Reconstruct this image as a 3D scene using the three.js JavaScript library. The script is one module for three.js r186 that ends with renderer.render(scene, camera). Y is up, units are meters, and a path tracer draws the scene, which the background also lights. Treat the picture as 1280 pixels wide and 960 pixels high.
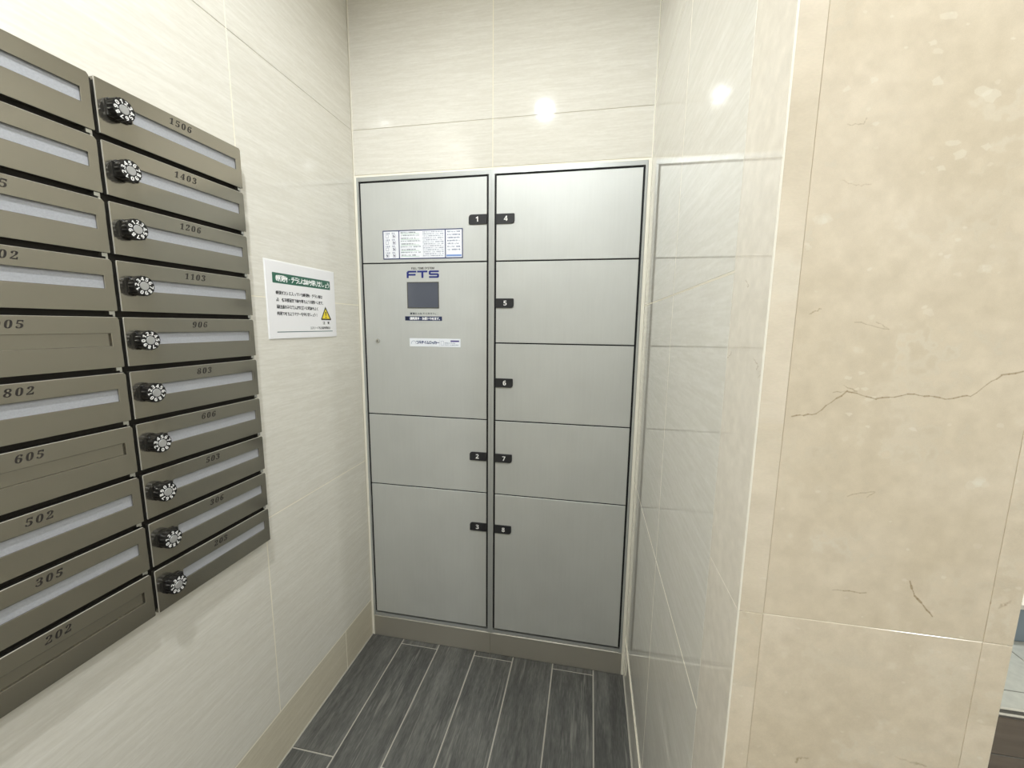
import * as THREE from 'three';
import { mergeGeometries } from 'three/addons/utils/BufferGeometryUtils.js';
import { RoundedBoxGeometry } from 'three/addons/geometries/RoundedBoxGeometry.js';
import { FontLoader } from 'three/addons/loaders/FontLoader.js';
import { TextGeometry } from 'three/addons/geometries/TextGeometry.js';

// ------------------------------------------------------------------ camera, sky, lights, exposure
const scene = new THREE.Scene();
const camera = new THREE.PerspectiveCamera(86.476, 1280 / 960, 0.02, 30);
camera.position.set(0.3473, 1.2915, 1.4121);
camera.quaternion.setFromRotationMatrix(new THREE.Matrix4().set(
  0.9817971, -0.0378067, 0.1861318, 0,
  0.0109917, 0.9896561, 0.1430381, 0,
  -0.1896143, -0.1383885, 0.9720571, 0,
  0, 0, 0, 1));
scene.background = new THREE.Color(0x000000);

const renderer = new THREE.WebGLRenderer({ antialias: true });
renderer.toneMapping = THREE.LinearToneMapping;
renderer.toneMappingExposure = 0.85;
renderer.shadowMap.enabled = true;

const CEILING = 2.6;
// ceiling lamps: x, z, candela; all after the first are added, unseen lobby fill
const LAMPS = [
  [0.02, 1.25, 10.9],
  [1.9, 2.05, 9.0],
  [1.0, 1.8, 7.0],
];
const LAMP_COLOUR = 0xf9fdff;
const PORCH_FILL = [1.95, -0.75, 11.0];  // unseen lamp added in place of daylight on the porch tiles

// ------------------------------------------------------------------ measures (metres)
const WL = -0.5078, WR = 0.5138;                 // side walls of the alcove
const PILLAR_Z0 = 0.8643, PILLAR_Z1 = 0.9717, PILLAR_X1 = 0.7587;
const G1 = 1.9631, G2 = 1.3580, G3 = 0.7566, GB = 0.1576;  // level joints of the wall tiles
const BACK = -0.004;                             // face of the tiled back wall
const LOCK_L = -0.4977, LOCK_R = 0.5025, LOCK_TOP = 1.805;

// ------------------------------------------------------------------ small helpers
let seed = 20240611;
const rnd = () => { seed = (seed * 1664525 + 1013904223) >>> 0; return seed / 4294967296; };
const rr = (a, b) => a + (b - a) * rnd();
const used = new Map();
function numbered(name) {
  const n = used.get(name) || 0; used.set(name, n + 1);
  return n ? name + '_' + String(n).padStart(3, '0') : name;
}
function shade(o) { o.traverse((m) => { if (m.isMesh) { m.castShadow = true; m.receiveShadow = true; } }); return o; }
function mesh(name, geo, mat, parent = scene) {
  const m = new THREE.Mesh(geo, mat);
  m.name = parent === scene ? numbered(name) : name;
  m.castShadow = m.receiveShadow = true;
  parent.add(m);
  return m;
}
function thing(name, label, category, pos = [0, 0, 0], turn = 0, group) {
  const g = new THREE.Group(); g.name = numbered(name); scene.add(g);
  g.position.set(...pos); g.rotation.y = turn;
  g.userData = { label, category };
  if (group) g.userData.group = group;
  return g;
}
function struct(name, geo, mat, label) {
  const m = mesh(name, geo, mat);
  m.userData.kind = 'structure';
  if (label) m.userData.label = label;
  return m;
}
// UVs in metres by the way each face looks
function boxUV(geo, ou = 0, ov = 0) {
  const g = geo.index ? geo.toNonIndexed() : geo;
  const p = g.attributes.position, n = g.attributes.normal, uv = new Float32Array(p.count * 2);
  for (let i = 0; i < p.count; i += 3) {
    let ax = 0, ay = 0, az = 0;
    for (let k = 0; k < 3; k++) { ax += Math.abs(n.getX(i + k)); ay += Math.abs(n.getY(i + k)); az += Math.abs(n.getZ(i + k)); }
    for (let k = 0; k < 3; k++) {
      const j = i + k, x = p.getX(j), y = p.getY(j), z = p.getZ(j);
      if (az >= ax && az >= ay) { uv[2 * j] = x + ou; uv[2 * j + 1] = y + ov; }
      else if (ax >= ay) { uv[2 * j] = z + ou; uv[2 * j + 1] = y + ov; }
      else { uv[2 * j] = x + ou; uv[2 * j + 1] = z + ov; }
    }
  }
  g.setAttribute('uv', new THREE.BufferAttribute(uv, 2));
  return g;
}
function box(x0, x1, y0, y1, z0, z1) {
  const g = new THREE.BoxGeometry(x1 - x0, y1 - y0, z1 - z0);
  g.translate((x0 + x1) / 2, (y0 + y1) / 2, (z0 + z1) / 2);
  return boxUV(g);
}
const merge = (list) => mergeGeometries(list.map((g) => { const q = g.index ? g.toNonIndexed() : g; for (const k of Object.keys(q.attributes)) if (!['position', 'normal', 'uv'].includes(k)) q.deleteAttribute(k); return q; }));
// a slab lying in x/y with its face towards +z at z = 0, the edges of that face chamfered by c: 20 triangles
function slab(w, h, d, c, ou = 0, ov = 0) {
  const X = w / 2, Y = h / 2, v = [];
  const q = (a, b, e, f) => v.push(...a, ...b, ...e, ...a, ...e, ...f);
  const F = [[-X + c, -Y + c, 0], [X - c, -Y + c, 0], [X - c, Y - c, 0], [-X + c, Y - c, 0]];
  const M = [[-X, -Y, -c], [X, -Y, -c], [X, Y, -c], [-X, Y, -c]];
  const B = [[-X, -Y, -d], [X, -Y, -d], [X, Y, -d], [-X, Y, -d]];
  q(...F);
  for (let i = 0; i < 4; i++) { const j = (i + 1) % 4; q(M[i], M[j], F[j], F[i]); q(B[i], B[j], M[j], M[i]); }
  q(B[3], B[2], B[1], B[0]);
  const g = new THREE.BufferGeometry();
  g.setAttribute('position', new THREE.BufferAttribute(new Float32Array(v), 3));
  g.computeVertexNormals();
  return boxUV(g, ou, ov);
}

// ------------------------------------------------------------------ noise and textures
const H = (x, y, s) => { let h = Math.imul(x, 374761393) ^ Math.imul(y, 668265263) ^ Math.imul(s, 1274126177); h = Math.imul(h ^ (h >>> 13), 1274126177); return ((h ^ (h >>> 16)) >>> 0) / 4294967296; };
// value noise that repeats after px, py cells
function vn(x, y, px, py, s) {
  const xi = Math.floor(x), yi = Math.floor(y), fx = x - xi, fy = y - yi;
  const ux = fx * fx * (3 - 2 * fx), uy = fy * fy * (3 - 2 * fy);
  const m = (a, b) => ((a % b) + b) % b;
  const a = H(m(xi, px), m(yi, py), s), b = H(m(xi + 1, px), m(yi, py), s), c = H(m(xi, px), m(yi + 1, py), s), d = H(m(xi + 1, px), m(yi + 1, py), s);
  return a + (b - a) * ux + (c - a) * uy + (a - b - c + d) * ux * uy;
}
function fbm(x, y, px, py, oct, s) {
  let t = 0, w = 0.5, n = 0;
  for (let o = 0; o < oct; o++) { t += w * vn(x, y, px, py, s + o); n += w; w *= 0.55; x *= 2; y *= 2; px *= 2; py *= 2; }
  return t / n;
}
function dataTex(w, h, fn, srgb, metres) {
  const d = new Uint8Array(w * h * 4);
  for (let y = 0; y < h; y++) for (let x = 0; x < w; x++) {
    const c = fn(x / w, y / h), i = (y * w + x) * 4;
    if (typeof c === 'number') d[i] = d[i + 1] = d[i + 2] = Math.max(0, Math.min(255, c * 255));
    else for (let k = 0; k < 3; k++) d[i + k] = Math.max(0, Math.min(255, c[k]));
    d[i + 3] = 255;
  }
  const t = new THREE.DataTexture(d, w, h);
  t.wrapS = t.wrapT = THREE.RepeatWrapping; t.magFilter = THREE.LinearFilter; t.minFilter = THREE.LinearMipmapLinearFilter; t.generateMipmaps = true;
  if (srgb) t.colorSpace = THREE.SRGBColorSpace;
  if (metres) t.repeat.set(1 / metres[0], 1 / metres[1]);
  t.needsUpdate = true;
  return t;
}
const mixc = (a, b, t) => [a[0] + (b[0] - a[0]) * t, a[1] + (b[1] - a[1]) * t, a[2] + (b[2] - a[2]) * t];
function canvasTex(w, h, draw, alpha) {
  const c = document.createElement('canvas'); c.width = w; c.height = h;
  draw(c.getContext('2d'), w, h);
  const t = new THREE.CanvasTexture(c); t.colorSpace = THREE.SRGBColorSpace; t.anisotropy = 8;
  return t;
}

// wall tile: pale travertine with fine level streaks, 0.6 m across
const streak = (u, v) => 0.35 * fbm(u * 4 + 0.2 * fbm(u * 3, v * 6, 3, 6, 2, 77), v * 60, 4, 60, 3, 5) + 0.5 * fbm(u * 12, v * 150, 12, 150, 2, 9) + 0.15 * fbm(u * 2, v * 9, 2, 9, 3, 21);
const tileMap = dataTex(512, 1024, (u, v) => {
  const s = streak(u, v), g = fbm(u * 60, v * 200, 60, 200, 2, 31);
  return mixc([220, 216, 205], [232, 229, 220], Math.min(1, Math.max(0, (s - 0.3) * 2.0 + (g - 0.5) * 0.6)));
}, true, [0.6, 0.6]);
const tileBump = dataTex(512, 1024, (u, v) => streak(u, v), false, [0.6, 0.6]);
const M = {};
M.tile = new THREE.MeshPhysicalMaterial({ map: tileMap, bumpMap: tileBump, bumpScale: 0.00003, roughness: 0.05, ior: 1.5 });
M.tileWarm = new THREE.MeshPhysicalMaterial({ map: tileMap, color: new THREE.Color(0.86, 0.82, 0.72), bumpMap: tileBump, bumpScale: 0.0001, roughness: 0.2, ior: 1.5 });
M.tilePolish = new THREE.MeshPhysicalMaterial({ map: tileMap, roughness: 0.035, ior: 1.68, color: new THREE.Color(1.07, 1.07, 1.07) });  // same tile with its colour lifted, reflected light put into the tone
M.grout = new THREE.MeshStandardMaterial({ color: 0xeee8d6, roughness: 0.8 });
M.sealant = new THREE.MeshStandardMaterial({ color: 0xf8f4e6, roughness: 0.45 });
M.plaster = new THREE.MeshStandardMaterial({ color: 0xece8dd, roughness: 0.9 });

// marble: cream limestone with clouds, pale fossils and thin brown veins (1.1 m tall sheets)
function marbleTex(w, h, s, mw, mh, extra, pale = 0) {
  return canvasTex(w, h, (x) => {
    const im = x.createImageData(w, h);
    for (let j = 0; j < h; j++) for (let i = 0; i < w; i++) {
      const u = i / w * mw * 9, v = j / h * mh * 9;
      const c = fbm(u * 0.7, v * 0.7, 64, 64, 4, s), f = fbm(u * 9, v * 9, 512, 512, 3, s + 40), b = fbm(u * 2.2 + 3 * f, v * 2.2, 128, 128, 4, s + 80);
      let k = mixc([216, 203, 180], [227, 215, 195], Math.min(1, Math.max(0, (c - 0.28) * 2.2)));
      k = mixc(k, [224, 217, 200], Math.min(1, Math.max(0, (b - 0.55) * 3)) * 0.5);
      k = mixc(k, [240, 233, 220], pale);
      const g = (f - 0.5) * 17 + (H(i, j, s) - 0.5) * 5, o = (j * w + i) * 4;
      im.data[o] = k[0] + g; im.data[o + 1] = k[1] + g; im.data[o + 2] = k[2] + g; im.data[o + 3] = 255;
    }
    x.putImageData(im, 0, 0);
    const P = (a, b) => [a / mw * w, (1 - b / mh) * h];
    let q = s * 7919 + 13; const r = () => { q = (q * 1664525 + 1013904223) >>> 0; return q / 4294967296; };
    const blot = (cx, cy, rad, al) => { x.fillStyle = `rgba(238,231,216,${al * 0.7})`; x.beginPath(); for (let t = 0; t < 9; t++) { const a = t / 9 * 6.283, rd = rad * (0.55 + 0.7 * r()); x.lineTo(cx + Math.cos(a) * rd * 1.2, cy + Math.sin(a) * rd * 0.8); } x.fill(); };
    for (let n = 0; n < 130 * mw * mh * 4; n++) { const cx = r() * w, cy = r() * h; blot(cx, cy, (1 + r() * r() * 4) * w / mw / 900, 0.25 + 0.4 * r()); }
    for (let n = 0; n < 9 * mw * mh * 4; n++) { const cx = r() * w, cy = r() * h; for (let t = 0; t < 5; t++) blot(cx + (r() - 0.5) * 18, cy + (r() - 0.5) * 14, (2 + 3 * r()) * w / mw / 900, 0.3); }
    const vein = (pts, al, wd) => { x.strokeStyle = `rgba(140,120,88,${al})`; x.lineCap = 'round'; for (let n = 1; n < pts.length; n++) { const [ax, ay] = P(...pts[n - 1]), [bx, by] = P(...pts[n]); const st = 6; let px = ax, py = ay; for (let t = 1; t <= st; t++) { const nx = ax + (bx - ax) * t / st + (r() - 0.5) * 1.6, ny = ay + (by - ay) * t / st + (r() - 0.5) * 3.6; x.lineWidth = wd * (0.5 + r()); x.beginPath(); x.moveTo(px, py); x.lineTo(nx, ny); x.stroke(); px = nx; py = ny; } } };
    for (let n = 0; n < 10 * mw * mh * 4; n++) { const a = r() * mw, b = r() * mh; vein([[a, b], [a + (r() - 0.4) * 0.03, b + (r() - 0.5) * 0.02], [a + (r() - 0.4) * 0.05, b + (r() - 0.5) * 0.03]], 0.16 + 0.2 * r(), 1.3); }
    if (extra) extra(vein, (a, b, rad, al) => blot(...P(a, b), rad, al));
  });
}
const marbleMat = (t) => new THREE.MeshPhysicalMaterial({ map: t, roughness: 0.16, ior: 1.5 });

// floor: dark grey wood-look porcelain, four boards
function plankTex(s) {
  return dataTex(160, 960, (u, v) => {
    const w = u + 0.05 * (fbm(u * 2, v * 5, 2, 5, 3, s + 3) - 0.5);
    const a = fbm(w * 14, v * 9, 14, 9, 4, s), b = fbm(w * 70, v * 60, 70, 60, 2, s + 7), c = fbm(w * 3, v * 3, 3, 3, 3, s + 11);
    const l = 0.42 * a + 0.28 * b + 0.3 * c;
    let k = mixc([72, 72, 70], [120, 120, 115], Math.min(1, Math.max(0, (l - 0.3) * 2.3)));
    const white = fbm(w * 42, v * 10, 42, 10, 2, s + 17) * fbm(w * 5, v * 6, 5, 6, 2, s + 19);
    if (white > 0.42) k = mixc(k, [158, 157, 149], Math.min(0.5, (white - 0.42) * 4));
    return k;
  }, true);
}
M.planks = [11, 53, 97, 139].map((s) => new THREE.MeshPhysicalMaterial({ map: plankTex(s), roughness: 0.42 }));
M.floorGrout = new THREE.MeshStandardMaterial({ color: 0xb9b5aa, roughness: 0.85 });
M.lobby = new THREE.MeshPhysicalMaterial({ map: dataTex(256, 256, (u, v) => mixc([62, 53, 45], [86, 75, 65], fbm(u * 3, v * 30, 3, 30, 4, 201)), true, [0.6, 0.6]), roughness: 0.25 });
M.paleTile = new THREE.MeshPhysicalMaterial({ map: dataTex(128, 128, (u, v) => mixc([176, 178, 172], [196, 198, 190], fbm(u * 16, v * 16, 16, 16, 3, 301)), true, [0.3, 0.3]), roughness: 0.5 });
M.darkJoint = new THREE.MeshStandardMaterial({ color: 0x6f6d66, roughness: 0.9 });
M.stepRiser = new THREE.MeshStandardMaterial({ color: 0x8a97a2, roughness: 0.5 });
M.alu = new THREE.MeshStandardMaterial({ color: 0xd6d6d2, metalness: 0.8, roughness: 0.3 });
M.rubber = new THREE.MeshStandardMaterial({ color: 0x54534d, roughness: 0.8 });

// metals
const brushed = dataTex(512, 256, (u, v) => 0.5 + 0.5 * (fbm(u * 4, v * 120, 4, 120, 3, 401) - 0.5), false, [0.4, 0.12]);
const lockMap = dataTex(256, 512, (u, v) => { const g = (fbm(u * 128, v * 6, 128, 6, 2, 431) - 0.5) * 3 + (fbm(u * 4, v * 4, 4, 4, 3, 433) - 0.5) * 10; return [206 + g, 208 + g, 205 + g]; }, true, [0.5, 0.6]);
M.locker = new THREE.MeshPhysicalMaterial({ map: lockMap, metalness: 0.45, roughness: 0.55 });
M.lockerFrame = new THREE.MeshPhysicalMaterial({ color: 0xbfc2c0, metalness: 0.5, roughness: 0.35 });
M.gap = new THREE.MeshStandardMaterial({ color: 0x07080c, roughness: 0.7 });  // near black, the shade inside the door gaps put into the colour
M.plinth = new THREE.MeshPhysicalMaterial({ color: 0xbdb9ae, metalness: 0.6, roughness: 0.42 });
M.handle = new THREE.MeshPhysicalMaterial({ color: 0x222326, roughness: 0.45 });
M.white = new THREE.MeshStandardMaterial({ color: 0xf4f4f2, roughness: 0.6 });
M.post = new THREE.MeshPhysicalMaterial({ color: 0xa29e93, metalness: 0.92, roughness: 0.15 });
M.postGlint = new THREE.MeshPhysicalMaterial({ color: 0xd8d4c8, metalness: 0.35, roughness: 0.45 });  // paler metal standing in for lamp glint on mailbox door edges
M.postBody = new THREE.MeshStandardMaterial({ color: 0x1a1610, roughness: 0.6, metalness: 0.3 });
M.strip = new THREE.MeshStandardMaterial({ map: dataTex(256, 64, (u, v) => { const g = (fbm(u * 120, v * 30, 120, 30, 2, 451) - 0.5) * 16; return [166 + g, 168 + g, 173 + g]; }, true, [0.22, 0.05]), roughness: 0.55 });
M.print = new THREE.MeshStandardMaterial({ color: 0x2a2622, roughness: 0.6 });
M.dial = new THREE.MeshPhysicalMaterial({ color: 0x0b0b0c, roughness: 0.3 });
M.dialCap = new THREE.MeshPhysicalMaterial({ color: 0xb4b4b4, metalness: 0.5, roughness: 0.4 });
M.steel = new THREE.MeshPhysicalMaterial({ color: 0xcfcfca, metalness: 0.9, roughness: 0.25 });

// ------------------------------------------------------------------ lamps
const rim = new THREE.LatheGeometry([[0.03, 0.004], [0.03, -0.004], [0.037, -0.007], [0.052, -0.006], [0.056, 0]].map((p) => new THREE.Vector2(...p)), 40);
const glow = new THREE.CylinderGeometry(0.03, 0.03, 0.004, 40);
M.lampRim = new THREE.MeshStandardMaterial({ color: 0xf2f2ee, roughness: 0.5 });
M.glow = new THREE.MeshStandardMaterial({ color: 0xffffff, emissive: LAMP_COLOUR, emissiveIntensity: 60 });
function downlight(x, z, cd, label) {
  const t = thing('ceiling_downlight', label, 'ceiling light', [x, CEILING, z]);
  mesh('rim', rim, M.lampRim, t);
  mesh('diffuser', glow, M.glow, t).position.y = -0.001;
  const s = new THREE.SpotLight(LAMP_COLOUR, cd, 0, 1.48, 0.315, 2);
  s.position.set(0, -0.006, 0); s.target.position.set(0, -1, 0); s.castShadow = true; s.shadow.radius = 1.7;
  s.name = 'lamp_light';
  t.add(s, s.target);
  return t;
}
['round white downlight in the ceiling in front of the parcel lockers', 'round white downlight in the lobby ceiling beside the marble pillar', 'round white downlight in the lobby ceiling behind the viewer']
  .forEach((label, i) => downlight(...LAMPS[i], label));
downlight(...PORCH_FILL, 'round white downlight over the pale porch floor');

// ------------------------------------------------------------------ tiled walls: a backing of grout with every tile on it
const XEND = 3.2, ZEND = 3.6, ZPORCH = -1.5;
// columns [a0, a1] along the wall and rows [y0, y1]; place(geometry) turns a slab (face +z) onto the wall
function tiles(parent, cols, rows, mat, turn, at, beads = true) {
  const gapAt = (y) => (y === G1 ? 0.0014 : y === GB ? 0.0044 : 0.0032);
  for (const [y0, y1, m] of rows) for (const [a0, a1] of cols) {
    const w = a1 - a0 - 0.0032, b0 = y0 + gapAt(y0) / 2, b1 = y1 - gapAt(y1) / 2;
    const t = mesh('tile', slab(w, b1 - b0, 0.0035, 0.0004, rr(0, 5), rr(0, 5)), m || mat, parent);
    t.rotation.y = turn;
    t.position.set(...at((a0 + a1) / 2, (b0 + b1) / 2));
  }
  if (!beads) return;
  const bead = (w, h, a, y) => { const t = mesh('joint', slab(w, h, 0.002, 0.0002), M.grout, parent); t.rotation.y = turn; t.position.set(...at(a, y, 0.0002)); };
  const A0 = cols[0][0], A1 = cols[cols.length - 1][1], Y0 = rows[0][0], Y1 = rows[rows.length - 1][1];
  for (const [y0] of rows) if (y0 !== G1 && y0 > 0 && y0 < LOCK_TOP) bead(A1 - A0, gapAt(y0), (A0 + A1) / 2, y0);
  for (const [a0] of cols.slice(1)) bead(0.0032, Y1 - Y0, a0, (Y0 + Y1) / 2);
}
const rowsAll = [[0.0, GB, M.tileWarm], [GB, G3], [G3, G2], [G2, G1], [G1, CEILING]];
const T0 = 0.003;    // joints lie this deep
const wallLeft = struct('wall_left', box(WL - 0.15, WL - T0 + 0.0012, 0, CEILING, -0.5, ZEND), M.grout, 'left wall of pale streaked tiles with white joints');
{
  const at = (a, y, d = 0) => [WL - d, y, a];
  tiles(wallLeft, [[0, 0.507], [0.507, 1.109], [1.109, 1.711], [1.711, 2.313], [2.313, 2.915], [2.915, ZEND]], rowsAll.slice(1), M.tile, Math.PI / 2, at);
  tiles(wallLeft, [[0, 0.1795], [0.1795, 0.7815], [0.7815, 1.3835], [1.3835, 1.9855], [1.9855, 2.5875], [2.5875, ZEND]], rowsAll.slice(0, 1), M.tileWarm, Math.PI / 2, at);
}
const wallBack = struct('wall_back', box(WL, WR, LOCK_TOP + 0.004, CEILING, BACK - 0.12, BACK - T0 + 0.0012), M.grout, 'back wall of pale streaked tiles above the lockers');
tiles(wallBack, [[WL, 0.002], [0.002, WR]], [[LOCK_TOP + 0.008, G1], [G1, CEILING]], M.tile, 0, (a, y, d = 0) => [a, y, BACK - d]);
const wallRight = struct('wall_right', box(WR + T0 - 0.0012, PILLAR_X1 - 0.002, 0, CEILING, -0.12, PILLAR_Z0), M.grout, 'right wall of polished pale tiles mirroring the lockers');
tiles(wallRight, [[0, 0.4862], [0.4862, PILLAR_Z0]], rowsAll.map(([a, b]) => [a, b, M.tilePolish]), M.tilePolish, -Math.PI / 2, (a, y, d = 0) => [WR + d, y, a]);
tiles(wallRight, [[-0.12, 0.39], [0.39, PILLAR_Z0]], rowsAll.map(([a, b]) => [a, b]), M.tile, Math.PI / 2, (a, y, d = 0) => [PILLAR_X1 + 0.0015 - d, y, a], false);

mesh('joint', box(WR - 0.0028, WR, GB - 0.003, GB + 0.0022, 0, PILLAR_Z0), M.grout, wallRight);
// marble end of the partition: side slabs whose edges show on the front, a wide slab between them
{
  const J = 0.9897;
  const core = struct('pillar', box(WR + 0.004, PILLAR_X1 - 0.004, 0, CEILING, PILLAR_Z0 + 0.001, PILLAR_Z1 - 0.00035), M.grout, 'cream marble pillar end of the right partition');
  const strip = PILLAR_X1 - 0.7343, sx = 0.5385;
  const front = marbleTex(512, 1400, 3, 0.24, 0.66, (vein, blot) => {
    const X = (x) => x - sx + 0.02, Y = (y) => y - J + 0.02;
    vein([[X(0.545), Y(1.205)], [X(0.566), Y(1.209)], [X(0.59), Y(1.232)], [X(0.615), Y(1.226)], [X(0.645), Y(1.232)], [X(0.67), Y(1.228)], [X(0.69), Y(1.232)], [X(0.71), Y(1.252)], [X(0.74), Y(1.258)]], 0.5, 2.2);
    vein([[X(0.666), Y(1.045)], [X(0.672), Y(1.03)], [X(0.69), Y(1.01)]], 0.55, 3);
    vein([[X(0.6), Y(1.026)], [X(0.63), Y(1.027)]], 0.35, 2.2);
    vein([[X(0.55), Y(1.305)], [X(0.56), Y(1.31)]], 0.3, 2);
    for (const [a, b, r] of [[0.627, 1.5, 10], [0.66, 1.49, 12], [0.668, 1.485, 12], [0.645, 1.45, 10], [0.652, 1.44, 11], [0.64, 1.43, 7], [0.67, 1.445, 8], [0.58, 1.505, 7], [0.56, 1.5, 7], [0.62, 1.53, 6], [0.585, 1.47, 5], [0.66, 1.37, 6], [0.59, 1.245, 6], [0.60, 1.25, 5], [0.605, 1.235, 6]]) blot(X(a), Y(b), r, 0.55);
  });
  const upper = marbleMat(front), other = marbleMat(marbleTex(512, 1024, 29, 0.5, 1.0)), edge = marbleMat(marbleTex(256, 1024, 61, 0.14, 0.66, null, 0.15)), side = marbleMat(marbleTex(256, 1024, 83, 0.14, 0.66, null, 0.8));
  side.roughness = 0.05; side.ior = 1.55;  // paler sheet: own whiteness plus grazing reflection put into its colour
  const levels = [[0, J], [J, CEILING]];
  const put = (name, mat, x, y, z, w, h, turn, su, sv, ou, ov, d = 0.0055) => {
    const g = slab(w - 0.0003, h - 0.0007, d, 0.0002), uv = g.attributes.uv;
    for (let i = 0; i < uv.count; i++) uv.setXY(i, (uv.getX(i) + w / 2 + ou) / su, (uv.getY(i) + h / 2 + ov) / sv);
    const m = mesh(name, g, mat, core); m.position.set(x, y, z); m.rotation.y = turn; return m;
  };
  for (const t of [upper.map, other.map, edge.map, side.map]) t.wrapS = t.wrapT = THREE.RepeatWrapping;
  // front face
  const x1 = PILLAR_X1 - strip;
  put('marble_slab', other, (sx + x1) / 2, J / 2, PILLAR_Z1, x1 - sx, J, 0, 0.5, 1.0, 0.1, 0);
  put('marble_slab', upper, (sx + x1) / 2, (J + CEILING) / 2, PILLAR_Z1, x1 - sx, CEILING - J, 0, 0.24, 0.66, 0.02, 0.02);
  for (const [y0, y1] of levels) {
    const m = y0 === 0 ? other : edge, ou = y0 === 0 ? 0.08 : 0.0;
    put('marble_strip', m, (WR + sx) / 2, (y0 + y1) / 2, PILLAR_Z1 + 0.0004, sx - WR, y1 - y0, 0, 0.5, 0.9, ou, y0 * 0.7);
    put('marble_strip', other, (x1 + PILLAR_X1) / 2, (y0 + y1) / 2, PILLAR_Z1 + 0.0004, strip, y1 - y0, 0, 0.5, 0.9, ou + 0.3, y0 * 0.7);
  }
  mesh('arris_bar', box(WR - 0.0002, WR + 0.0013, 0, CEILING, PILLAR_Z1 - 0.0011, PILLAR_Z1 + 0.0007), M.sealant, core);  // thin cream bar along the front arris
  // the face in the plane of the right wall, and the lobby side
  for (const [y0, y1] of [[0, J], [J, CEILING]]) {
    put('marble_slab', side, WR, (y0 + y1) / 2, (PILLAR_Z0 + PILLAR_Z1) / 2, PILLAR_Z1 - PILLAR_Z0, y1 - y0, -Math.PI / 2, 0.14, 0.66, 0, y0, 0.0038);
    put('marble_slab', other, PILLAR_X1, (y0 + y1) / 2, (PILLAR_Z0 + PILLAR_Z1) / 2, PILLAR_Z1 - PILLAR_Z0, y1 - y0, Math.PI / 2, 0.5, 1, 0, y0, 0.0038);
  }
}

// ------------------------------------------------------------------ floor
const floor = struct('floor', box(WL - 0.15, XEND + 0.1, -0.12, -0.0022, ZPORCH - 0.1, ZEND + 0.1), M.floorGrout, 'dark grey wood-look plank floor with pale joints');
{
  const flat = (name, x0, x1, z0, z1, mat, along, gap, top = 0) => {
    const w = x1 - x0 - gap, l = z1 - z0 - gap, g = slab(w, l, 0.02, 0.0007), uv = g.attributes.uv;
    const ou = rr(0, 1), ov = rr(0, 1);
    if (along) for (let i = 0; i < uv.count; i++) uv.setXY(i, uv.getX(i) / 0.153 + 0.5 + ou, uv.getY(i) / 0.904 + ov);
    else for (let i = 0; i < uv.count; i++) uv.setXY(i, uv.getX(i) + ou, uv.getY(i) + ov);
    const m = mesh(name, g, mat, floor); m.rotation.x = -Math.PI / 2; m.position.set((x0 + x1) / 2, top, (z0 + z1) / 2);
  };
  const X = [WL, -0.367, -0.2125, -0.060, 0.094, 0.249, 0.402, WR];
  let n = 0;
  for (let c = 0; c < 7; c++) {
    const zs = c % 2 ? [-0.004, 0.022, 0.926, 1.83] : [-0.004, 0.474, 1.378, 2.282];
    for (let k = 0; k < 3; k++) { flat('plank', X[c], X[c + 1], zs[k], zs[k + 1], M.planks[(c * 3 + k * 2 + (n++ % 2)) % 4], true, 0.0048); }
  }
  for (let x = WR; x < XEND - 0.1; x += x < 0.6 ? 0.3 : 0.6) for (let k = -1; k < 6; k++) {
    const z0 = k < 0 ? -0.088 : 0.065 + 0.6 * k, z1 = k < 0 ? 0.065 : z0 + 0.6, x0 = z0 < PILLAR_Z1 ? Math.max(x, PILLAR_X1 + 0.003) : x;
    flat('tile', x0, Math.min(x + (x < 0.6 ? 0.3 : 0.6), XEND), Math.min(z0, ZEND), Math.min(z1, ZEND), M.lobby, false, 0.005);
  }
  mesh('joint', box(PILLAR_X1, XEND, -0.02, -0.0015, -0.088, ZEND), M.rubber, floor);
  mesh('joint', box(PILLAR_X1, XEND, -0.02, -0.0015, -0.51, -0.125), M.darkJoint, floor);
  for (let x = 0.875; x < XEND; x += 0.3) for (const [z0, z1] of [[-0.215, -0.125], [-0.51, -0.215]]) flat('tile', x, Math.min(x + 0.3, XEND), z0, z1, M.paleTile, false, 0.004);
  flat('tile', PILLAR_X1, 0.875, -0.51, -0.215, M.paleTile, false, 0.004);
  flat('tile', PILLAR_X1, 0.875, -0.215, -0.125, M.paleTile, false, 0.004);
}
const track = struct('trim_1', merge([box(PILLAR_X1 + 0.003, XEND, 0, 0.006, -0.125, -0.115), box(PILLAR_X1 + 0.003, XEND, 0, 0.006, -0.098, -0.088)]), M.alu, 'aluminium threshold track between the dark lobby floor and the pale porch tiles');
mesh('groove', box(PILLAR_X1 + 0.003, XEND, 0, 0.0015, -0.1145, -0.0985), M.rubber, track);
const step = struct('trim_2', box(PILLAR_X1 + 0.003, XEND, 0, 0.15, ZPORCH, -0.51), M.stepRiser, 'blue grey entrance step behind the pale porch tiles');
mesh('tread', box(PILLAR_X1 + 0.003, XEND, 0.15, 0.17, ZPORCH, -0.50), M.plaster, step);

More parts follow.
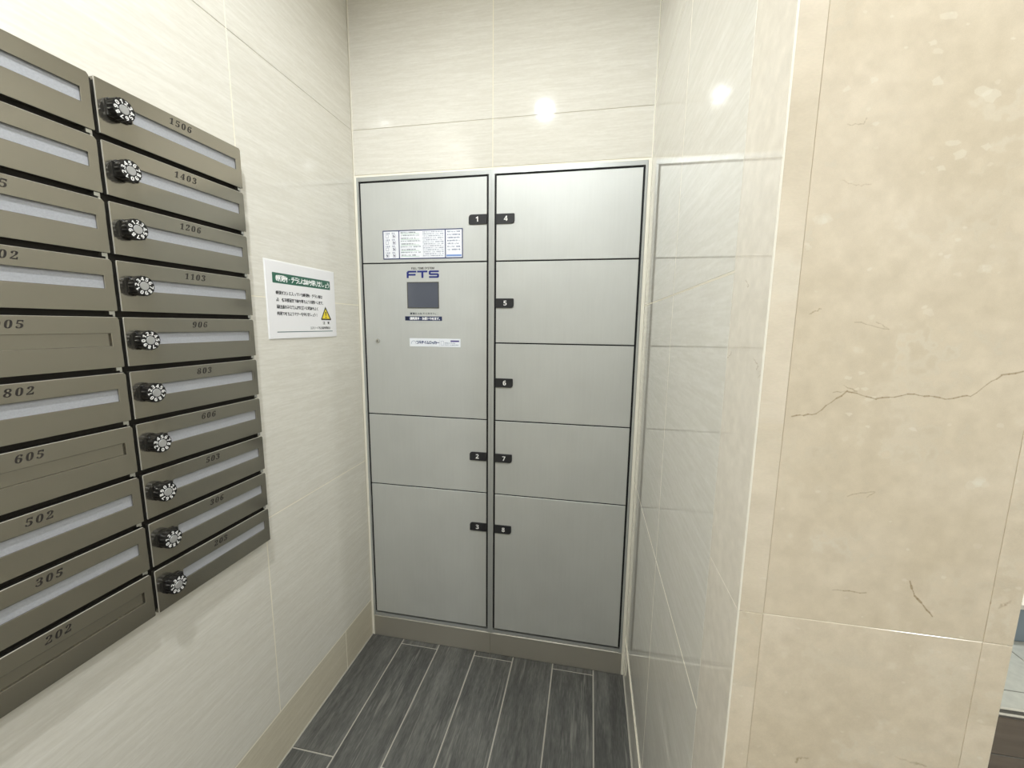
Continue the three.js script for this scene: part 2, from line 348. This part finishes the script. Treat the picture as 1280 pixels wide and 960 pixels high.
// ------------------------------------------------------------------ rest of the shell
struct('ceiling', box(WL - 0.15, XEND + 0.1, CEILING + 0.003, CEILING + 0.12, ZPORCH - 0.1, ZEND + 0.1), M.plaster, 'plain white ceiling over the alcove and lobby');
struct('wall_front', box(WL - 0.15, XEND + 0.1, 0, CEILING, ZEND, ZEND + 0.1), M.plaster, 'plain lobby wall behind the viewer');
struct('wall_lobby', box(XEND, XEND + 0.1, 0, CEILING, ZPORCH - 0.1, ZEND), M.plaster, 'plain lobby wall far to the right');
struct('wall_porch', box(PILLAR_X1, XEND, 0, CEILING, ZPORCH - 0.1, ZPORCH), M.plaster, 'plain porch wall behind the entrance step');
struct('wall_porch_side', box(PILLAR_X1 - 0.1, PILLAR_X1, 0, CEILING, ZPORCH - 0.1, -0.121), M.plaster, 'porch side wall beyond the partition');

// pale sealant round the lockers
struct('trim_3', box(WL, LOCK_L - 0.0005, 0, LOCK_TOP + 0.006, -0.03, -0.001), M.sealant, 'cream sealant strip left of the lockers');
struct('trim_4', box(LOCK_R + 0.0005, WR, 0, LOCK_TOP + 0.006, -0.03, -0.001), M.sealant, 'cream sealant strip right of the lockers');
struct('trim_5', box(LOCK_L - 0.0005, LOCK_R + 0.0005, LOCK_TOP + 0.0005, LOCK_TOP + 0.006, -0.03, -0.001), M.sealant, 'cream sealant strip above the lockers');
// corner joints
struct('trim_6', box(WL, WL + 0.003, LOCK_TOP + 0.006, CEILING, BACK, BACK + 0.003), M.sealant, 'white corner joint of left and back wall');
struct('trim_7', box(WR - 0.003, WR, LOCK_TOP + 0.006, CEILING, BACK, BACK + 0.003), M.sealant, 'white corner joint of right and back wall');
struct('trim_8', box(WL, WL + 0.003, 0, 0.003, 0, 1.8), M.floorGrout, 'pale joint between plank floor and left wall');
struct('trim_9', box(WR - 0.003, WR, 0, 0.003, 0, PILLAR_Z1), M.floorGrout, 'pale joint between plank floor and right wall');

// ------------------------------------------------------------------ lettering
const serif = await new FontLoader().loadAsync('fonts/droid/droid_serif_bold.typeface.json');
const sans = await new FontLoader().loadAsync('fonts/droid/droid_sans_bold.typeface.json');
function letters(font, text, cap, depth, slant = 0, spread = 1, squeeze = 1) {
  const parts = []; let x = 0;
  for (const ch of text) {
    if (ch === ' ') { x += cap * 0.4; continue; }
    const g = new TextGeometry(ch, { font, size: cap, depth, curveSegments: 4, bevelEnabled: false });
    g.computeBoundingBox(); const w = g.boundingBox.max.x - g.boundingBox.min.x;
    g.translate(-g.boundingBox.min.x, 0, 0); g.scale(squeeze, 1, 1); g.translate(x, 0, 0);
    x += w * squeeze + cap * spread;
    parts.push(g.index ? g.toNonIndexed() : g);
  }
  const m = mergeGeometries(parts);
  m.translate(-(x - cap * spread) / 2, 0, 0);
  if (slant) m.applyMatrix4(new THREE.Matrix4().makeShear(0, 0, slant, 0, 0, 0));
  return m;
}
// Japanese letters drawn as strokes on a ten by ten grid, two digits a point
const GLYPH = {
  は: '1118 3393 71786948476798', ち: '1383 41366474868759', り: '212637 71756849', ま: '1282 1484 51573928375789', し: '3137587896', ょ: '646959586889 6585', う: '3151 2453747649',
  に: '2129 4282 46475888', っ: '356575776859', て: '1282 7254465778', い: '21263746 728596', る: '22723554748788694857', お: '1272 3139282655758768 7283', よ: '5373 51573928375789',
  す: '1292 5156463545575849', の: '534828163262848769', み: '215128173786 7469', な: '1242 3115 7293 64685838475789', さ: '1282 4165 36374879', ん: '41194557688996', が: '1363674938 4118 7285 8193',
  た: '1252 3119 5474 56578888', で: '1282 7254465778 8596', き: '1372 1574 4178 36374879', を: '1272 41255557 8556475989', く: '712579', だ: '1252 3119 5474 56578888 8192', れ: '2129 12331854646889', ふ: '4252 53465848 2617 7597',
  チ: '7122 1494 525629', ラ: '2171 14847749', シ: '1232 1535 186893', ポ: '1373 4149 2517 6578 8182', ス: '127219 5589', ト: '3139 3467', マ: '128256 3568', ナ: '1393 515629', ー: '1595',
  エ: '2272 5258 1898', リ: '2126 717549', ド: '3139 3467 6172 8192', フ: '12827739', ル: '313518 616895', タ: '4115 32826629 3465', イ: '7135 5359', ム: '511888 6589', ロ: '2282882822', ッ: '3436 5456 847859', カ: '13837969 414619',
  郵: '1252 0454 0656 1858 3118 1346 4346 6169 6181748666', 便: '2105 1419 3191 4383 8386 8646 4643 4585 6166 6639 4799', 物: '2129 0444 0643 1114 5143 53837969 6346 7357', 持: '2129 0343 0746 4393 6165 3595 3797 7579 4858', 帰: '1115 3137 4181 8184 4484 4282 3585 3538 8588 4648 6559',
  入: '31516899 5419', 等: '2103 1242 6153 6292 2484 5456 1696 2898 6669 3839', 必: '3142 25488885 7119 1618 8487', 各: '4114 327215 3488 3676 7679 7939 3936', 部: '3132 0252 1314 4334 0555 1656 5659 5919 1619 6169 6181746686',
  屋: '1181 8184 8414 1115 1509 3585 5537 3787 5559 2999 3777', 願: '0151 0109 1242 4246 4616 1612 2629 5191 6292 6267 9297 6797 6494 6769 8789', 居: '1181 8184 8414 1116 1609 2696 5459 3787 3739 3989 8789', 住: '2105 1419 6172 4393 4696 3999 6369', 者: '2282 5155 1595 8119 3686 3639 3989 8689 3888',
  互: '1191 4135 3575 7549 0999', 気: '2105 2191 2373 0575 75788999 1846 1648', 利: '4121 0353 2129 2306 2456 6167 8189', 用: '2126 2609 2181 8189 2484 2686 5159', 守: '5152 1282 1214 8284 1595 7479 3657',
  注: '1122 0415 0928 6172 4393 4696 3999 6369', 意: '5152 1292 3334 7374 0494 2575 2527 7577 2777 2676 1819 385969 9899', 管: '2103 1242 6153 6292 1494 1416 9496 3575 3539 3777 7577 3979 7779', 理: '0141 0444 0848 2128 5191 5155 9195 5595 5393 7179 5797 4999', 組: '2113 1333 3315 1535 2529 0617 3647 5181 5159 8189 5484 5686 4999', 合: '5115 5195 3565 2777 2729 7779 2979',
  画: '1191 3373 3377 7377 3777 3575 5177 1319 1989 8983', 面: '0191 5132 2383 2329 8389 2989 4349 6369 4565 4767', 中: '2272 2226 7276 2676 5159', 使: '2105 1419 3191 4383 4346 4686 8386 6167 6739 4799',
  '・': '4555', '。': '171828291817', '！': '5156 5859',
};
function jp(x, text, x0, y0, size, pitch, weight) {
  x.lineWidth = size * weight; x.lineCap = x.lineJoin = 'round';
  [...text].forEach((ch, n) => {
    const g = GLYPH[ch]; if (!g) return;
    for (const st of g.split(' ')) {
      x.beginPath();
      for (let i = 0; i + 1 < st.length; i += 2) { const a = x0 + n * pitch + (+st[i] + 0.5) * size / 10, b = y0 + (+st[i + 1] + 0.3) * size / 10; i ? x.lineTo(a, b) : x.moveTo(a, b); }
      x.stroke();
    }
  });
}
const printed = (w, h, draw, rough = 0.45) => new THREE.MeshPhysicalMaterial({ map: canvasTex(w, h, draw), roughness: rough });
// a flat plate whose front carries a print over its whole face
function plate(w, h, d) {
  const g = slab(w, h, d, Math.min(0.0003, d / 3)), uv = g.attributes.uv, p = g.attributes.position;
  for (let i = 0; i < uv.count; i++) uv.setXY(i, p.getX(i) / w + 0.5, p.getY(i) / h + 0.5);
  return g;
}

// ------------------------------------------------------------------ parcel lockers
const RAIL = 1.7877, BOTTOM = 0.1105, GAPW = 0.0066, GAPH = 0.0044;
const handleShape = (s) => {                     // s = 1: sits at the left edge of its door
  const w = 0.0625, h = 0.031, r = 0.011, q = 0.003, sh = new THREE.Shape();
  sh.moveTo(0, -h / 2); sh.lineTo(w - r, -h / 2); sh.quadraticCurveTo(w, -h / 2, w, -h / 2 + r); sh.lineTo(w, h / 2 - q); sh.quadraticCurveTo(w, h / 2, w - q, h / 2); sh.lineTo(0, h / 2); sh.closePath();
  const g = new THREE.ExtrudeGeometry(sh, { depth: 0.003, bevelEnabled: true, bevelSize: 0.0006, bevelThickness: 0.001, bevelSegments: 2, curveSegments: 6 });
  if (s < 0) g.rotateZ(Math.PI);
  return boxUV(g);
};
const handleGeo = { 1: handleShape(1), '-1': handleShape(-1) };
function locker(name, label, x0, x1, levels, side) {
  const cx = (x0 + x1) / 2, t = thing(name, label, 'locker', [cx, 0, 0]);
  const a = x0 - cx, b = x1 - cx, outer = 0.0078, inner = 0.0102;
  const l = a + (side > 0 ? inner : outer), r = b - (side > 0 ? outer : inner);
  const e = 0.0004;
  mesh('frame', merge([box(a, l, 0.0912, LOCK_TOP, -0.03, 0), box(r, b - e, 0.0912, LOCK_TOP, -0.03, 0), box(l, r, RAIL + GAPW / 2, LOCK_TOP, -0.03, 0), box(l, r, 0.0912, BOTTOM - 0.008, -0.03, -0.004)]), M.lockerFrame, t);
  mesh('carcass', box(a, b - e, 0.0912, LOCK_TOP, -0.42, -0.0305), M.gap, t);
  mesh('gap_backing', box(l, r, BOTTOM - 0.007, RAIL + GAPW / 2, -0.0302, -0.0255), M.gap, t);  // black sheet painting the shade at the back of the gaps
  { const gapShade = []; const q = 0.0045; gapShade.push(box(l, l + GAPW, BOTTOM, RAIL, -0.02, -q), box(r - GAPW, r, BOTTOM, RAIL, -0.02, -q)); levels.forEach(([y1], i) => gapShade.push(box(l + GAPW, r - GAPW, y1 - (i ? GAPH / 2 : GAPW / 2), y1 + (i ? GAPH / 2 : GAPW / 2), -0.02, -q))); mesh('gap_shade', merge(gapShade), M.gap, t); }  // added black strips that paint the shade in the door gaps
  mesh('plinth', slab(b - e - a, 0.0905, 0.4, 0.0016).translate((a + b - e) / 2, 0.04525, 0), M.plinth, t);
  levels.forEach(([y1, y0, number], i) => {
    const dl = l + GAPW, dr = r - GAPW, w = dr - dl, top = y1 - (i ? GAPH : GAPW) / 2, bot = y0 + GAPH / 2;
    const d = mesh('door', slab(w, top - bot, 0.024, 0.0009, rr(0, 3), rr(0, 3)), M.locker, t);
    d.position.set((dl + dr) / 2, (top + bot) / 2, 0);
    if (!number) { d.name = 'control_door'; return; }
    const hy = number.y - d.position.y, hx = side > 0 ? -w / 2 : w / 2;
    const h = mesh('handle', handleGeo[side], M.handle, d); h.position.set(hx, hy, 0.0004);
    const n = mesh('number', letters(sans, number.n, 0.0165, 0.0008, 0, 0.1, 1.05), M.white, d);
    n.position.set(hx + side * 0.0335, hy - 0.0078, 0.0042);
  });
  return t;
}
const left = locker('parcel_locker', 'left grey parcel locker column with a small dark screen and doors 1 to 3', LOCK_L, 0, [[RAIL, 1.5077, { n: '1', y: 1.647 }], [1.5077, 0.9480, null], [0.9480, 0.6672, { n: '2', y: 0.8085 }], [0.6672, BOTTOM, { n: '3', y: 0.531 }]], -1);
locker('parcel_locker', 'right grey parcel locker column with black handles on doors 4 to 8', 0, LOCK_R, [[RAIL, 1.5077, { n: '4', y: 1.646 }], [1.5077, 1.2277, { n: '5', y: 1.366 }], [1.2277, 0.9475, { n: '6', y: 1.0865 }], [0.9475, 0.6667, { n: '7', y: 0.8075 }], [0.6667, BOTTOM, { n: '8', y: 0.530 }]], 1);
{
  const d = left.children.find((c) => c.name === 'control_door');
  const px = left.position.x + d.position.x, py = d.position.y;
  const on = (name, geo, mat, x, y, z) => { const m = mesh(name, geo, mat, d); m.position.set(x - px, y - py, z); return m; };
  // screen in a thin dark surround
  on('screen_surround', merge([box(-0.0605, 0.0605, 0.0435, 0.0465, 0, 0.0012), box(-0.0605, 0.0605, -0.0465, -0.0435, 0, 0.0012), box(-0.0605, -0.0575, -0.0435, 0.0435, 0, 0.0012), box(0.0575, 0.0605, -0.0435, 0.0435, 0, 0.0012)]), M.rubber, -0.2527, 1.394, 0.0002);
  M.screen = new THREE.MeshPhysicalMaterial({ color: 0x5c606b, roughness: 0.12, ior: 1.5 });
  on('screen', plate(0.115, 0.087, 0.0006), M.screen, -0.2527, 1.394, 0.0009);
  // blue logo letters with a thin line of small letters above
  M.navy = new THREE.MeshStandardMaterial({ color: 0x1b2a7c, roughness: 0.6 });
  const bar = (x0, x1, y0, y1) => box(x0, x1, y0, y1, 0, 0.0005);
  const logo = [bar(0, 0.0075, 0, 0.021), bar(0.0065, 0.037, 0.0192, 0.0255), bar(0.0075, 0.034, 0.0085, 0.0145), bar(0.003, 0.009, 0.018, 0.0245),
    bar(0.0405, 0.079, 0.0192, 0.0255), bar(0.0562, 0.0637, 0, 0.0192),
    bar(0.0875, 0.122, 0.0195, 0.0255), bar(0.0845, 0.0915, 0.0115, 0.0235), bar(0.0885, 0.119, 0.0098, 0.0156), bar(0.1155, 0.1225, 0.002, 0.0135), bar(0.085, 0.1195, 0, 0.0058)];
  on('logo', merge(logo), M.navy, -0.3135, 1.4545, 0.0001);
  on('lettering', letters(sans, 'FULL TIME SYSTEM', 0.0075, 0.0003, 0, 0.16, 0.9), M.print, -0.252, 1.4845, 0.0001);
  M.noteInk = printed(512, 64, (x, w, h) => { x.fillStyle = '#c3c6c2'; x.fillRect(0, 0, w, h); x.strokeStyle = '#333840'; jp(x, '画面にふれてください。', 12, 12, 40, 44, 0.17); });
  on('note', plate(0.112, 0.011, 0.0003), M.noteInk, -0.2505, 1.329, 0.0003);
  M.band = printed(640, 64, (x, w, h) => { x.fillStyle = '#26335a'; x.fillRect(0, 0, w, h); x.fillStyle = '#0d1430'; x.fillRect(14, 10, 46, 44); x.strokeStyle = '#ffffff'; jp(x, '便利用中・お使いできます。', 84, 10, 44, 42, 0.18); });
  on('band', plate(0.142, 0.0155, 0.0003), M.band, -0.253, 1.311, 0.0004);
  // key lock
  on('key_lock', boxUV(new THREE.CylinderGeometry(0.0075, 0.0085, 0.004, 24).rotateX(Math.PI / 2)), M.steel, -0.4352, 1.2274, 0.002);
  on('key_slot', box(-0.0009, 0.0009, -0.004, 0.004, 0, 0.0005), M.gap, -0.4352, 1.2274, 0.004);
}
{ // stickers on the doors
  const s = thing('instruction_sticker', 'white instruction sticker with navy border on locker door 1', 'sticker', [-0.2518, 1.5205, 0]);
  const art = printed(1024, 340, (x, w, h) => {
    x.fillStyle = '#2a3566'; x.fillRect(0, 0, w, h);
    const cells = [[12, 208], [220, 800], [812, 1012]];
    x.fillStyle = '#f3f5fb'; for (const [a, b] of cells) x.fillRect(a, 12, b - a, h - 24);
    x.strokeStyle = '#6b7090'; x.fillStyle = '#3c4058';
    for (let r = 0; r < 4; r++) for (let c = 0; c < 2; c++) {
      const a = 28 + c * 92, b = 24 + r * 76;
      jp(x, c ? '便物' : '入居者', a, b, 20, 22, 0.09);
      x.lineWidth = 3; x.strokeRect(a + 12, b + 28, 34, 34);
      if (r === 3 || c) { x.beginPath(); x.moveTo(a + 14, b + 30); x.lineTo(a + 40, b + 44); x.lineTo(a + 26, b + 60); x.fill(); }
    }
    const words = '利用できるよう郵便物を持ち帰りましょう必ず各部屋まで管理組合の画面にふれてください';
    for (let r = 0; r < 9; r++) { x.strokeStyle = r % 2 ? '#7b8a90' : '#5a6470'; const o = (r * 5) % 14; jp(x, words.slice(o, o + (r % 2 ? 16 : 12)), 236, 22 + r * 33, 15, 16, 0.17); if (r % 2 === 0) { x.fillStyle = '#9cc3a4'; x.fillRect(236, 42 + r * 33, 240, 4); } }
    for (let r = 0; r < 13; r++) { x.strokeStyle = '#8a90a4'; const o = (r * 7) % 12; jp(x, words.slice(o, o + 17), 520, 22 + r * 23, 14, 15.5, 0.16); }
    for (let r = 0; r < 7; r++) { x.strokeStyle = '#6d7594'; const o = (r * 3) % 20; jp(x, words.slice(o, o + 9), 830, 26 + r * 34, 17, 18, 0.16); }
    x.fillStyle = '#7f9fd8'; x.fillRect(818, 296, 188, 22);
  });
  mesh('sheet', plate(0.3, 0.1, 0.0006), art, s).position.z = 0.0009;
  s.position.y -= 0; s.children[0].position.y = 0.05;
  const p = thing('nameplate_sticker', 'narrow white sticker with locker lettering below the screen', 'sticker', [-0.2105, 1.2095, 0]);
  const strip = printed(768, 116, (x, w, h) => {
    x.fillStyle = '#eef2f8'; x.fillRect(0, 0, w, h);
    x.strokeStyle = '#6a7a9a'; x.lineWidth = 4; x.beginPath(); x.moveTo(24, 78); x.lineTo(34, 46); x.lineTo(62, 34); x.lineTo(92, 50); x.lineTo(96, 78); x.stroke();
    x.strokeStyle = '#2c3e6c'; jp(x, 'フルタイムロッカー', 96, 32, 46, 39, 0.2);
    x.fillStyle = '#b9c0d0'; x.fillRect(452, 14, 3, 88); x.strokeStyle = '#9aa4b8'; x.lineWidth = 3; x.strokeRect(478, 34, 40, 56);
    x.fillStyle = '#4a3f86'; x.fillRect(620, 22, 128, 20);
    x.strokeStyle = '#8f98ac'; jp(x, '管理組合の利用者', 530, 50, 18, 20, 0.1); jp(x, 'お住まいの者居住部屋', 530, 76, 18, 21, 0.12);
  });
  mesh('sheet', plate(0.195, 0.03, 0.0006), strip, p).position.set(0, 0.015, 0.0009);
}

// ------------------------------------------------------------------ notice on the left wall
{
  const s = thing('notice_sign', 'white notice with green heading and yellow warning triangle on the left wall', 'sign', [WL, 1.2465, 0.297], Math.PI / 2);
  const art = printed(1188, 840, (x, w, h) => {
    x.fillStyle = '#f3f2f4'; x.fillRect(0, 0, w, h);
    x.fillStyle = '#2f6552'; x.beginPath(); x.roundRect(92, 120, 1000, 112, 10); x.fill();
    x.strokeStyle = '#ffffff'; jp(x, '郵便物・チラシは持ち帰りましょう', 138, 138, 74, 58.5, 0.13);
    x.strokeStyle = '#26262a';
    ['郵便ポストに入っている郵便物・チラシ等は', '必ず各お部屋まで持ち帰るようお願いします。', '居住者のみなさんがお互いに気持ちよく', '利用できるようマナーを守りましょう！'].forEach((t, i) => jp(x, t, 128, 312 + i * 76, 43, [39.5, 39.5, 39, 38][i], 0.155));
    x.fillStyle = '#17150f'; x.beginPath(); x.moveTo(975, 450); x.lineTo(1082, 608); x.quadraticCurveTo(1086, 622, 1072, 624); x.lineTo(888, 624); x.quadraticCurveTo(874, 622, 880, 608); x.closePath(); x.fill();
    x.fillStyle = '#f2da35'; x.beginPath(); x.moveTo(976, 482); x.lineTo(1058, 606); x.lineTo(900, 606); x.closePath(); x.fill();
    x.fillStyle = '#17150f'; x.beginPath(); x.moveTo(966, 518); x.lineTo(990, 518); x.lineTo(983, 574); x.lineTo(973, 574); x.closePath(); x.fill(); x.beginPath(); x.arc(978, 590, 9, 0, 7); x.fill();
    x.strokeStyle = '#26262a'; jp(x, '注意', 910, 638, 40, 92, 0.13);
    jp(x, 'エスリード各住居管理組合', 660, 706, 34, 33, 0.12);
    x.fillStyle = '#3d5e60'; x.fillRect(112, 762, 990, 9);
  }, 0.35);
  const sheet = mesh('board', plate(0.297, 0.21, 0.002), art, s); sheet.position.set(0, 0.105, 0.0025);
  mesh('film', new THREE.ShapeGeometry((() => { const q = new THREE.Shape(); q.moveTo(-0.1515, 0.0005); q.lineTo(0.1515, 0.0005); q.lineTo(0.1515, 0.2135); q.lineTo(-0.1515, 0.2135); q.closePath(); return q; })()), M.white, s).position.z = 0.0004;
}

// ------------------------------------------------------------------ mailboxes
{
  const W = 0.2915, HT = 0.089, PITCH = 0.0995, FRONT = 0.025, BODY = 0.0125, TOP = 1.6955;
  const hole = [-0.0902, 0.1308, 0.0385, 0.0605];
  const rect = (a, b, c, d) => { const s = new THREE.Path(); s.moveTo(a, c); s.lineTo(b, c); s.lineTo(b, d); s.lineTo(a, d); s.closePath(); return s; };
  const panel = new THREE.Shape(); { const X = W / 2, r = 0.0012; panel.moveTo(-X + r, 0); panel.lineTo(X - r, 0); panel.lineTo(X, r); panel.lineTo(X, HT - 0.004); panel.lineTo(X - 0.003, HT); panel.lineTo(-X + r, HT); panel.lineTo(-X, HT - r); panel.lineTo(-X, r); panel.closePath(); }
  panel.holes.push(rect(...hole));
  const sheetGeo = boxUV(new THREE.ExtrudeGeometry(panel, { depth: 0.0016, steps: 1, bevelEnabled: true, bevelSize: 0.0009, bevelThickness: 0.0009, bevelSegments: 3, bevelOffset: -0.0009 }).translate(0, 0, FRONT - 0.0025));
  const flange = merge([box(-W / 2 + 0.0003, -W / 2 + 0.0016, 0.0004, HT - 0.0006, BODY + 0.0006, FRONT - 0.002), box(W / 2 - 0.0016, W / 2 - 0.0003, 0.0004, HT - 0.005, BODY + 0.0006, FRONT - 0.002), box(-W / 2 + 0.001, W / 2 - 0.001, 0.0004, 0.0018, BODY + 0.0006, FRONT - 0.002), box(-W / 2 + 0.001, W / 2 - 0.004, HT - 0.0018, HT - 0.0004, BODY + 0.0006, FRONT - 0.002)]);
  const doorGeo = merge([sheetGeo, flange]);
  const stripGeo = boxUV(new THREE.BoxGeometry(hole[1] - hole[0] + 0.004, hole[3] - hole[2] + 0.004, 0.001).translate((hole[0] + hole[1]) / 2, (hole[2] + hole[3]) / 2, FRONT - 0.0045));
  const bodyGeo = box(-W / 2 - 0.0035, W / 2 - 0.0006, -0.0104, HT - 0.0008, 0.0004, BODY);
  const bodyLast = box(-W / 2 - 0.0035, W / 2 - 0.0006, 0.0008, HT - 0.0008, 0.0004, BODY);
  const glintGeo = merge([box(-W / 2 + 0.0006, W / 2 - 0.0035, HT - 0.0012, HT + 0.0001, FRONT - 0.0022, FRONT - 0.0002), box(-W / 2 - 0.0001, -W / 2 + 0.0011, 0.0006, HT - 0.0012, FRONT - 0.0022, FRONT - 0.0002)]);  // pale strips painting the glint along top and left door edges
  const hingeGeo = merge([box(W / 2 - 0.012, W / 2 - 0.004, -0.0062, -0.0004, BODY + 0.0002, FRONT - 0.003), box(W / 2 - 0.0045, W / 2 - 0.001, -0.0095, 0.003, BODY + 0.0002, FRONT - 0.006)]);
  // combination dial
  const plateGeo = boxUV(new RoundedBoxGeometry(0.037, 0.0295, 0.0085, 3, 0.0028).translate(0, 0, 0.0038));
  const ring = []; for (let i = 0; i <= 60; i++) { const a = i / 60 * Math.PI * 2, r = 0.0181 + 0.0005 * Math.cos(a * 20); ring.push(new THREE.Vector2(Math.cos(a) * r, Math.sin(a) * r)); }
  const knobGeo = boxUV(new THREE.ExtrudeGeometry(new THREE.Shape(ring), { depth: 0.0115, bevelEnabled: true, bevelSize: 0.0007, bevelThickness: 0.0008, bevelSegments: 2, bevelOffset: -0.0007 }).translate(0, 0, 0.0085));
  const capGeo = boxUV(new THREE.CylinderGeometry(0.0072, 0.0078, 0.0012, 28).rotateX(Math.PI / 2).translate(0, 0, 0.0216));
  const digits = []; for (let i = 0; i < 10; i++) { const g = letters(sans, String(i), 0.0066, 0.0004, 0, 0.1, 1.15); g.translate(0, -0.0033, 0); g.translate(0, 0.0127, 0.0207); g.rotateZ(-i * Math.PI / 5); digits.push(g); }
  const digitGeo = mergeGeometries(digits);
  M.dialInk = new THREE.MeshStandardMaterial({ color: 0xf2f2f0, roughness: 0.5 });
  const cols = [
    { z: 0.6668, nums: ['1506', '1403', '1206', '1103', '906', '803', '606', '503', '306', '203'], blank: [] },
    { z: 0.9653, nums: ['1505', '1402', '1205', '1102', '905', '802', '605', '502', '305', '202'], blank: ['905', '605', '202'] },
  ];
  const turns = [0.9, 3.2, 1.2, 2.7, 1.6, 2.3, 3.1, 0.4, 1.9, 2.4, 0.6, 2.0, 1.1, 0.2, 2.8, 1.4, 2.2, 0.8, 1.7, 3.0];
  const ORDINAL = ['', 'second', 'third', 'fourth', 'fifth', 'sixth', 'seventh', 'eighth', 'ninth'];
  let n = 0;
  for (const { z, nums, blank } of cols) nums.forEach((num, k) => {
    const bare = blank.includes(num);
    const y = TOP - k * PITCH - HT;
    const place = k === 0 ? 'topmost mailbox' : k === 9 ? 'lowest mailbox' : ORDINAL[k] + ' mailbox from the top';
    const column = z < 0.8 ? 'nearer the lockers' : 'in left column';
    const t = thing('mailbox', `${place} ${column}, grey${bare ? ' with empty name slot' : ''}, numbered ${num}`, 'mailbox', [WL, y, z], Math.PI / 2, 'mailboxes on the left wall');
    mesh('body', k === 9 ? bodyLast : bodyGeo, M.postBody, t);
    const d = mesh('door', doorGeo, M.post, t);
    mesh('edge', glintGeo, M.postGlint, d);
    mesh('name_strip', stripGeo, bare ? M.post : M.strip, d);
    const num3 = mesh('number', letters(serif, num, 0.0122, 0.0005, 0.22, 0.34, 1.0), M.print, d); num3.position.set(0.0005, 0.0703, FRONT - 0.0001);
    const lock = mesh('dial_lock', plateGeo, M.dial, t); lock.position.set(-0.1147, 0.0475, FRONT - 0.0002);
    const knob = mesh('knob', merge([knobGeo]), M.dial, lock); knob.position.set(-0.0035, -0.0004, -0.0012); knob.rotation.z = turns[n];
    const ink = mesh('digits', digitGeo, M.dialInk, lock); ink.position.copy(knob.position); ink.rotation.z = turns[n];
    const cap = mesh('cap', capGeo, M.dialCap, lock); cap.position.copy(knob.position);
    if (k < 9) mesh('hinge', hingeGeo, M.steel, t);
    n++;
  });
}

shade(scene);
renderer.render(scene, camera);
